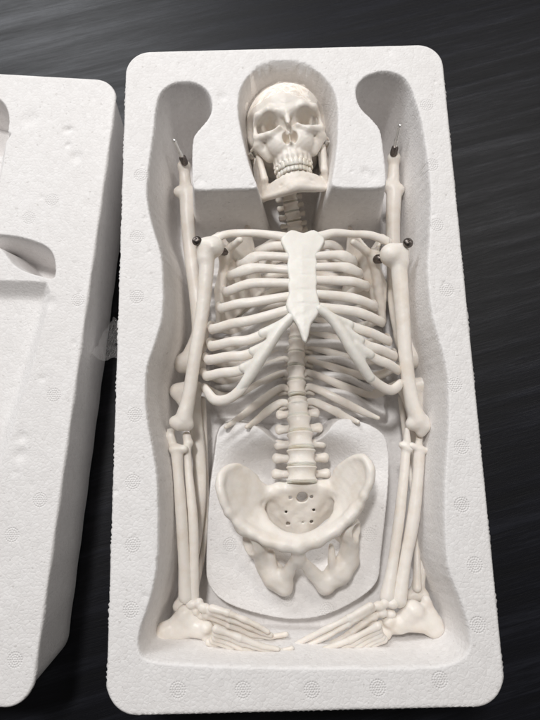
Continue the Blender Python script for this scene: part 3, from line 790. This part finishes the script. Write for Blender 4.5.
hand([(393,604,5.05),(385,603,5.05),(379,606,5.15),(371,608,5.25),(366,613,5.15),(374,616,5.05),(382,613,5.05),(368,622,4.85),(390,614,4.85),(396,622,4.65)],
     [((370,606,5.45),(349,618,5.35),(328,628,5.15),(308,638,4.85),(291,647,4.65)), ((368,611,5.35),(348,624,5.25),(327,636,4.95),(309,645,4.75),(296,653,4.55)),
      ((370,618,5.15),(352,632,4.95),(334,643,4.65),(318,650,4.45),(303,655,4.35)), ((374,623,4.85),(357,638,4.55),(342,648,4.35),(330,655,4.15),(320,659,4.05)), ((380,624,4.65),(366,636,4.35),(353,645,4.15),(344,650,4.05))])

# ---- pelvis
def build_pelvis():
    def smooth_chain(v, pts, rs, k):
        q = spline(np.column_stack([pts, rs]), 4); v.chain(q[:, :3], q[:, 3], k*.15)
    v = Vol(P(210, 600, 2.6)-[0, 0, .2], P(375, 448, 2.6)+[.4, .6, 5.2], .062)
    Z = lambda u, w_, z: P(u, w_, z)
    # ilium fans: rim points run from the front spine over the crest to the sacral joint
    L = [(228,512,6.3),(222,497,6.4),(220,482,6.3),(225,471,5.9),(236,466,5.4),(247,470,4.9),(257,478,4.4),(266,486,4.1),(273,493,3.9)]
    Rr = [(364,496,6.3),(370,482,6.4),(370,468,6.3),(363,458,5.9),(352,459,5.4),(342,465,4.9),(335,471,4.5),(330,480,4.2),(325,487,3.9)]
    BRIM = (((268,492,4.0),(262,503,4.2),(261,514,4.6)), ((328,487,4.0),(336,496,4.2),(339,506,4.6)))
    for ring, ctr, acet, rim in ((L, [(245,500,5.35),(257,503,4.75)], (248,526,5.4), [(228,512,6.3),(236,522,6.1),(243,531,6.0)]), (Rr, [(350,490,5.35),(339,496,4.75)], (345,516,5.4), [(364,496,6.3),(360,506,6.1),(352,515,6.0)])):
        Q = [Z(*q) for q in ring]; c = Z(*ctr[0]); c2 = Z(*ctr[1])
        pg = np.array(Q+[c2*.5+Z(*BRIM[ring is Rr][1])*.5]+[Z(*BRIM[ring is Rr][2])]+[Z(*acet)]+[Z(*rim[2])]+[Z(*rim[1])])
        k_ = len(pg); P2 = np.array([.5*(2*pg[i]+(pg[(i+1) % k_]-pg[i-1])*t+(2*pg[i-1]-5*pg[i]+4*pg[(i+1) % k_]-pg[(i+2) % k_])*t*t+(-pg[i-1]+3*pg[i]-3*pg[(i+1) % k_]+pg[(i+2) % k_])*t**3) for i in range(k_) for t in (0, .33, .66)])[:, :2]
        smp = np.array(list(pg)+[c, c, c-[0, 0, .1], c2, c2]); ox, oy = c[0], c[1]
        bas = lambda x, y: np.stack([x*0+1, x-ox, y-oy, (x-ox)**2, (x-ox)*(y-oy), (y-oy)**2], -1)
        co_ = np.linalg.lstsq(bas(smp[:, 0], smp[:, 1]), smp[:, 2], rcond=None)[0]
        def wing(p, P2=P2, co_=co_, bas=bas):
            d2 = poly_sd(P2, p[..., 0], p[..., 1])+.1; zc = bas(p[..., 0], p[..., 1])@co_
            e = (np.abs(p[..., 2]-zc)-.05)*.85
            return np.minimum(np.maximum(d2, e), 0)+np.sqrt(np.maximum(d2, 0)**2+np.maximum(e, 0)**2)-.13
        v.put(pg.min(0)-.3, pg.max(0)+.3, wing, .15)
        smooth_chain(v, Q[:7], [.2, .23, .25, .22, .17, .14, .13], .2)
        v.chain([Z(*q) for q in rim], [.22, .18, .25], .15)
    sh = lambda pts: [Z(*q) for q in pts]
    # pelvic brim, superior rami and the pubic joint
    BL = sh([(268,492,4.0),(262,503,4.2),(261,514,4.6),(265,524,5.1),(275,532,5.6),(288,538,6.0),(300,541,6.1)])
    BR = sh([(328,487,4.0),(336,496,4.2),(339,506,4.6),(338,516,5.1),(330,526,5.6),(316,535,6.0),(301,541,6.1)])
    smooth_chain(v, BL, [.24,.2,.2,.22,.25,.28,.34], .3); smooth_chain(v, BR, [.24,.2,.2,.22,.25,.28,.34], .3)
    for (aL, aR) in (((241,524,5.9),(356,508,5.9)), ((252,532,5.8),(347,520,5.8)), ((262,537,5.9),(337,528,5.8)), ((280,543,6.0),(320,539,5.9))):
        pass
    v.tri(Z(241,528,5.8), Z(266,523,5.0), Z(284,543,6.0), .22, .3); v.tri(Z(354,512,5.8), Z(337,515,5.0), Z(322,538,6.0), .22, .3)
    v.tri(Z(241,528,5.8), Z(250,505,4.6), Z(264,516,4.7), .2, .3); v.tri(Z(354,512,5.8), Z(346,494,4.6), Z(338,508,4.7), .2, .3)
    v.chain(sh([(240,524,6.0),(252,533,6.0),(266,541,6.1),(284,546,6.2),(298,547,6.2)]), [.22,.22,.24,.28,.34], .25)
    v.chain(sh([(357,506,6.0),(348,519,6.0),(336,531,6.1),(318,541,6.2),(300,547,6.2)]), [.22,.22,.24,.28,.34], .25)
    v.cap(Z(299,546,6.1), Z(298,560,5.7), .3, .24, .2)
    # acetabulum, ischium
    for s, A in ((-1, dict(ac=(254,543,5.1), top=(257,548,5.0), isc=(275,577,4.4), i2=(267,565,4.3), ram=(288,572,5.0), mid=(284,586,4.5), sp=(264,545,4.2))),
                 (1, dict(ac=(350,530,5.1), top=(351,538,5.0), isc=(339,572,4.4), i2=(348,560,4.3), ram=(310,570,5.0), mid=(325,585,4.5), sp=(340,535,4.2)))):
        v.chain(sh([A['top'], A['i2'], A['isc'], A['mid']]), [.42, .56, .64, .46], .3)
        v.chain(sh([A['mid'], A['ram'], (298, 556, 5.8)]), [.48, .3, .26], .25)
        v.ell(Z(*A['ac']), (.72, .72, .62), .2)
        v.cap(Z(*A['ac']), Z(*A['sp']), .5, .35, .3)
        c = Z(*A['ac']); v.ell(c+np.array([s*.42, -.12, .25]), (.50, .52, .50), .06, True)
        v.ell(Z(*((277, 562, 5.2) if s < 0 else (325, 557, 5.2))), (.42, .5, 1.1), .15, True)   # obturator opening
        # ischial ridge seen inside the opening
        v.cap(Z(*((272, 552, 4.9) if s < 0 else (331, 546, 4.9))), Z(*((273, 570, 4.8) if s < 0 else (332, 564, 4.8))), .15, .24, .12)
    # sacrum
    S_ = [(301,487,4.4),(300,500,3.7),(300,512,3.3),(299,524,3.1),(299,536,3.1)]
    v.tri(Z(278,490,4.1), Z(323,487,4.1), Z(300,538,3.1), .28, .3); v.tri(Z(268,498,3.7), Z(278,490,4.1), Z(300,538,3.1), .26, .3); v.tri(Z(333,494,3.7), Z(323,487,4.1), Z(300,538,3.1), .26, .3)
    v.tri(Z(262,498,3.6), Z(272,520,3.2), Z(300,538,3.0), .24, .3); v.tri(Z(338,492,3.6), Z(328,514,3.2), Z(300,538,3.0), .24, .3)
    v.cap(Z(292,486,4.2), Z(311,485,4.2), .34, .34, .3); v.cap(Z(279,489,4.0), Z(266,494,3.9), .36, .3, .3); v.cap(Z(322,487,4.0), Z(334,487,3.9), .36, .3, .3)
    v.chain(sh([(300,500,3.65),(300,525,3.25)]), [.4, .3], .25)
    v.blur(4, .035)
    for (a, b) in ((290,497),(311,496),(286,511),(313,509),(288,523),(311,521)):
        v.ell(Z(a, b, 3.75 if b < 505 else 3.4), (.13, .11, .8), .05, True)
    for k in range(3): 
        y = 506+k*8; v.cap(Z(293, y, 3.92-.12*k), Z(307, y-1, 3.92-.12*k), .05, .05, .1, True)
    v.ell(Z(302, 497, 4.05), (.35, .30, 1.3), .04, True)
    return v.mesh(.012)
part('pelvis', build_pelvis())

# ---------------------------------------------------------------- the loose legs under the arms
def leg(side):
    L = side < 0
    px = (lambda a, b: a if L else b)
    t = thing('leg_bones', P(*px((195, 400, 1.2), (415, 400, 1.2))), px('loose plastic leg bones along the left wall of the tray under the arm', 'loose plastic leg bones along the right wall of the tray under the arm'), 'leg skeleton', 'loose leg bones')
    def fe(v, Q):
        if L:
            v.ell(P(184,166,4.0), (.42,.4,.4), .1); v.cap(P(184,168,3.9), P(186,190,3.6), .33, .42, .25); v.cap(P(179,192,3.8), P(190,194,3.7), .36, .38, .25)
            v.cap(P(182,362,3.2), P(198,363,3.2), .52, .48, .25); v.cap(P(198,342,3.2), P(191,360,3.2), .48, .6, .35); v.cap(P(182,366,3.0), P(199,367,3.0), .46, .42, .2)
        else:
            v.ell(P(394,158,4.1), (.42,.4,.4), .1); v.cap(P(394,160,4.0), P(393,186,3.7), .33, .42, .25); v.cap(P(388,186,3.8), P(399,190,3.7), .36, .36, .25)
            v.cap(P(406,360,3.5), P(419,357,3.7), .5, .52, .25); v.cap(P(403,338,3.2), P(412,357,3.5), .48, .6, .35)
    pts = px([(187,192,3.7),(188,225,3.6),(193,270,3.4),(197,300,3.4),(200,335,3.3),(191,362,3.2)], [(394,192,3.7),(393,225,3.6),(394,270,3.4),(396,305,3.3),(403,335,3.3),(412,358,3.5)])
    bone('femur', pts, [.5,.46,.46,.48,.55,.62], fe, par=t)
    def ti(v, Q):
        if L: v.cap(P(178,391,3.2), P(195,388,3.2), .46, .42, .3); v.tri(P(176,391,3.2), P(196,388,3.2), P(194,420,3.0), .3, .4)
        else: v.cap(P(402,386,3.5), P(424,384,3.8), .40, .42, .3); v.tri(P(401,386,3.5), P(427,384,3.8), P(417,422,3.3), .28, .35)
        a = P(*px((185,606,3.82), (417,596,3.74))); v.cap(a-[.35, 0, 0], a+[.35, 0, 0], .36, .36, .2)
    bone('tibia', px([(187,392,3.2),(197,435,2.9),(200,490,3.07),(196,540,3.38),(188,580,3.61),(184,604,3.80)], [(413,390,3.5),(416,430,3.1),(420,490,3.07),(424,540,3.38),(420,575,3.56),(417,592,3.70)]), [.55,.42,.38,.34,.34,.42], ti, par=t)
    bone('fibula', px([(202,400,2.4),(205,450,2.24),(206,500,2.55),(203,550,2.86),(194,590,3.29)], [(402,398,2.5),(407,450,2.44),(414,500,3.05),(417,550,3.66),(417,588,4.07)]), [.25,.18,.17,.17,.27], par=t)
    # foot
    heel, ank, mid, fr = px(((164,634,4.50),(186,614,4.50),(199,628,4.60),(214,634,4.70)), ((432,624,4.50),(413,610,4.70),(398,624,4.60),(380,630,4.50)))
    H_, A_, M_, F_ = P(*heel), P(*ank), P(*mid), P(*fr)
    v = vol_for([H_, A_, M_, F_], 1.3, .065)
    v.cap(H_, M_, .46, .40, .3); v.cap(H_, A_, .3, .46, .3); v.tri(H_, A_, M_, .28, .3); v.cap(A_, M_, .5, .42, .3); v.cap(M_, F_, .45, .36, .2); v.cap(H_+[0, .12, 0], H_+[0, -.25, .1], .52, .45, .2)
    if not L: v.cap(P(426,600,4.52), P(436,628,4.50), .26, .4, .3)
    for q in (px((206,628,4.90),(390,622,4.80)), px((210,638,4.70),(384,634,4.70))): v.ell(P(*q), (.42, .36, .34), .1)
    f = part('foot', v.mesh(.02), BONE, t)
    rays = px([[(216,629,6.20),(240,638,6.10),(262,646,5.90),(278,649,5.80)], [(216,633,6.00),(243,643,5.90),(266,650,5.70),(284,651,5.60)], [(215,637,5.80),(241,648,5.70),(268,654,5.50),(292,648,5.60)], [(213,640,5.60),(238,651,5.50),(260,656,5.40),(280,655,5.40)], [(209,642,5.40),(232,652,5.20),(250,656,5.10),(264,657,5.10)]],
              [[(378,626,5.80),(350,640,5.50),(322,650,5.20),(305,655,5.10)], [(379,630,5.60),(352,644,5.30),(330,652,5.10),(312,657,5.00)], [(380,634,5.50),(356,647,5.20),(335,655,5.00),(320,660,4.90)], [(382,637,5.40),(360,649,5.10),(342,656,4.90),(330,659,4.90)], [(384,639,5.30),(366,650,5.00),(352,656,4.80),(343,658,4.80)]])
    for r in rays:
        Q = PL(*r); vv_ = vol_for(Q, .5, .055)
        vv_.cap(Q[0], (Q[0]+Q[1])/2, .22, .14, .05); vv_.cap((Q[0]+Q[1])/2, Q[1], .14, .2, .05); vv_.cap(Q[1], Q[2], .17, .15, .03); vv_.cap(Q[2], Q[3], .16, .12, .03)
        part('toe', vv_.mesh(.006), BONE, f)
    a, b = px(((174.5,141,6.0),(184,161,4.6)), ((400,126,6.0),(394,152,4.6)))
    A, B = P(*a), P(*b)
    pv = vol_for([A, B], .4, .028); pv.cap(A, B, .125, .125, .0)
    d = A-B; d /= np.linalg.norm(d)
    pv.cap(A-d*.06, A, .15, .15, .01) 
    for q in np.arange(.25, np.linalg.norm(A-B)*.5, .09): pv.cap(B+d*q, B+d*(q+.02), .145, .145, .0)
    part('metal_pin', pv.mesh(), STEEL, t)
    part('socket', tube([B-d*.1, B+d*.22], .24, n=2, seg=14), DARKSTEEL, t)
leg(-1); leg(1)
# ---------------------------------------------------------------- clear film
from mathutils.bvhtree import BVHTree
def tree_of(objs):
    V = []; F = []
    for o in objs:
        k = len(V); b = np.array(o['base']); V += [tuple((np.array(v.co)+b)/S) for v in o.data.vertices]; F += [tuple(i+k for i in p.vertices) for p in o.data.polygons]
    return BVHTree.FromPolygons(V, F)
tray['base'] = [0, 0, 0]
BT = tree_of([skull, mand, tray])
def film_sheet(corners, nu, nv, lift, amp, seed):
    r_ = np.random.default_rng(seed); ph = r_.uniform(0, 6.28, 16); fr = r_.uniform(1.2, 6.5, (16, 2))*r_.choice([-1, 1], (16, 2))
    V = []; F = []
    H = np.zeros((nv, nu)); XY = np.zeros((nv, nu, 2))
    for j in range(nv):
        for i in range(nu):
            s, t = i/(nu-1), j/(nv-1)
            jag = .12*math.sin(9*s+seed)*(1-t)+.1*math.sin(11*s+2)*t
            p = (1-t)*((1-s)*corners[0]+s*corners[1])+t*((1-s)*corners[3]+s*corners[2]); XY[j, i] = p[0]+.15*math.sin(7*t+seed), p[1]+jag
            h_ = BT.ray_cast(Vector((XY[j, i, 0], XY[j, i, 1], 20)), Vector((0, 0, -1)))[0]
            H[j, i] = h_.z if h_ else RIM
    G = H.copy()
    for _ in range(14):      # a film bridges the hollows
        B_ = G.copy(); B_[1:-1, 1:-1] = (G[:-2, 1:-1]+G[2:, 1:-1]+G[1:-1, :-2]+G[1:-1, 2:])/4; G = np.maximum(H, B_)
    for j in range(nv):
        for i in range(nu):
            x, y = XY[j, i]; q = sum(abs(math.sin(fr[k, 0]*x+fr[k, 1]*y+ph[k])) for k in range(16))/16
            V.append((x, y, G[j, i]+lift+amp*(1-q)*2.2-amp*.5))
    for j in range(nv-1):
        for i in range(nu-1): a = j*nu+i; F.append((a, a+1, a+nu+1, a+nu))
    return np.array(V), F
cs = [P(*q)[:2] for q in ((246,106,6.5),(312,108,6.5),(303,84,6.5),(250,80,6.8))]
V, F = film_sheet([np.array(c) for c in cs], 120, 70, .04, .17, 3)
fo = mesh_obj('plastic_film', V, F, FILM, origin=V.mean(0)-[0, 0, .3]); tag(fo, 'crinkled clear plastic film lying over the forehead of the skull', 'plastic film')
def scrap():
    r_ = np.random.default_rng(5); V = []; F = []; n = 16; m = 26
    a, b, c, d = P(121,318,6.6), P(112,322,3.4), P(92,356,3.2), P(121,361,6.4)
    for j in range(m):
        for i in range(n):
            s, t = i/(n-1), j/(m-1); p = (1-t)*((1-s)*b+s*a)+t*((1-s)*c+s*d)
            V.append(p+np.array([.12*math.sin(9*t+3*s), .15*math.sin(7*s+2*t), .28*math.sin(5*s+8*t)+.18*abs(math.sin(13*t-6*s))]))
    for j in range(m-1):
        for i in range(n-1): q = j*n+i; F.append((q, q+1, q+n+1, q+n))
    return np.array(V), F
V, F = scrap(); fo = mesh_obj('plastic_scrap', V, F, FILM, origin=V.mean(0)-[0, 0, 1]); tag(fo, 'small crumpled clear plastic scrap in the gap between tray and lid', 'plastic scrap')
for o in sc.objects:
    if 'base' in o: del o['base']
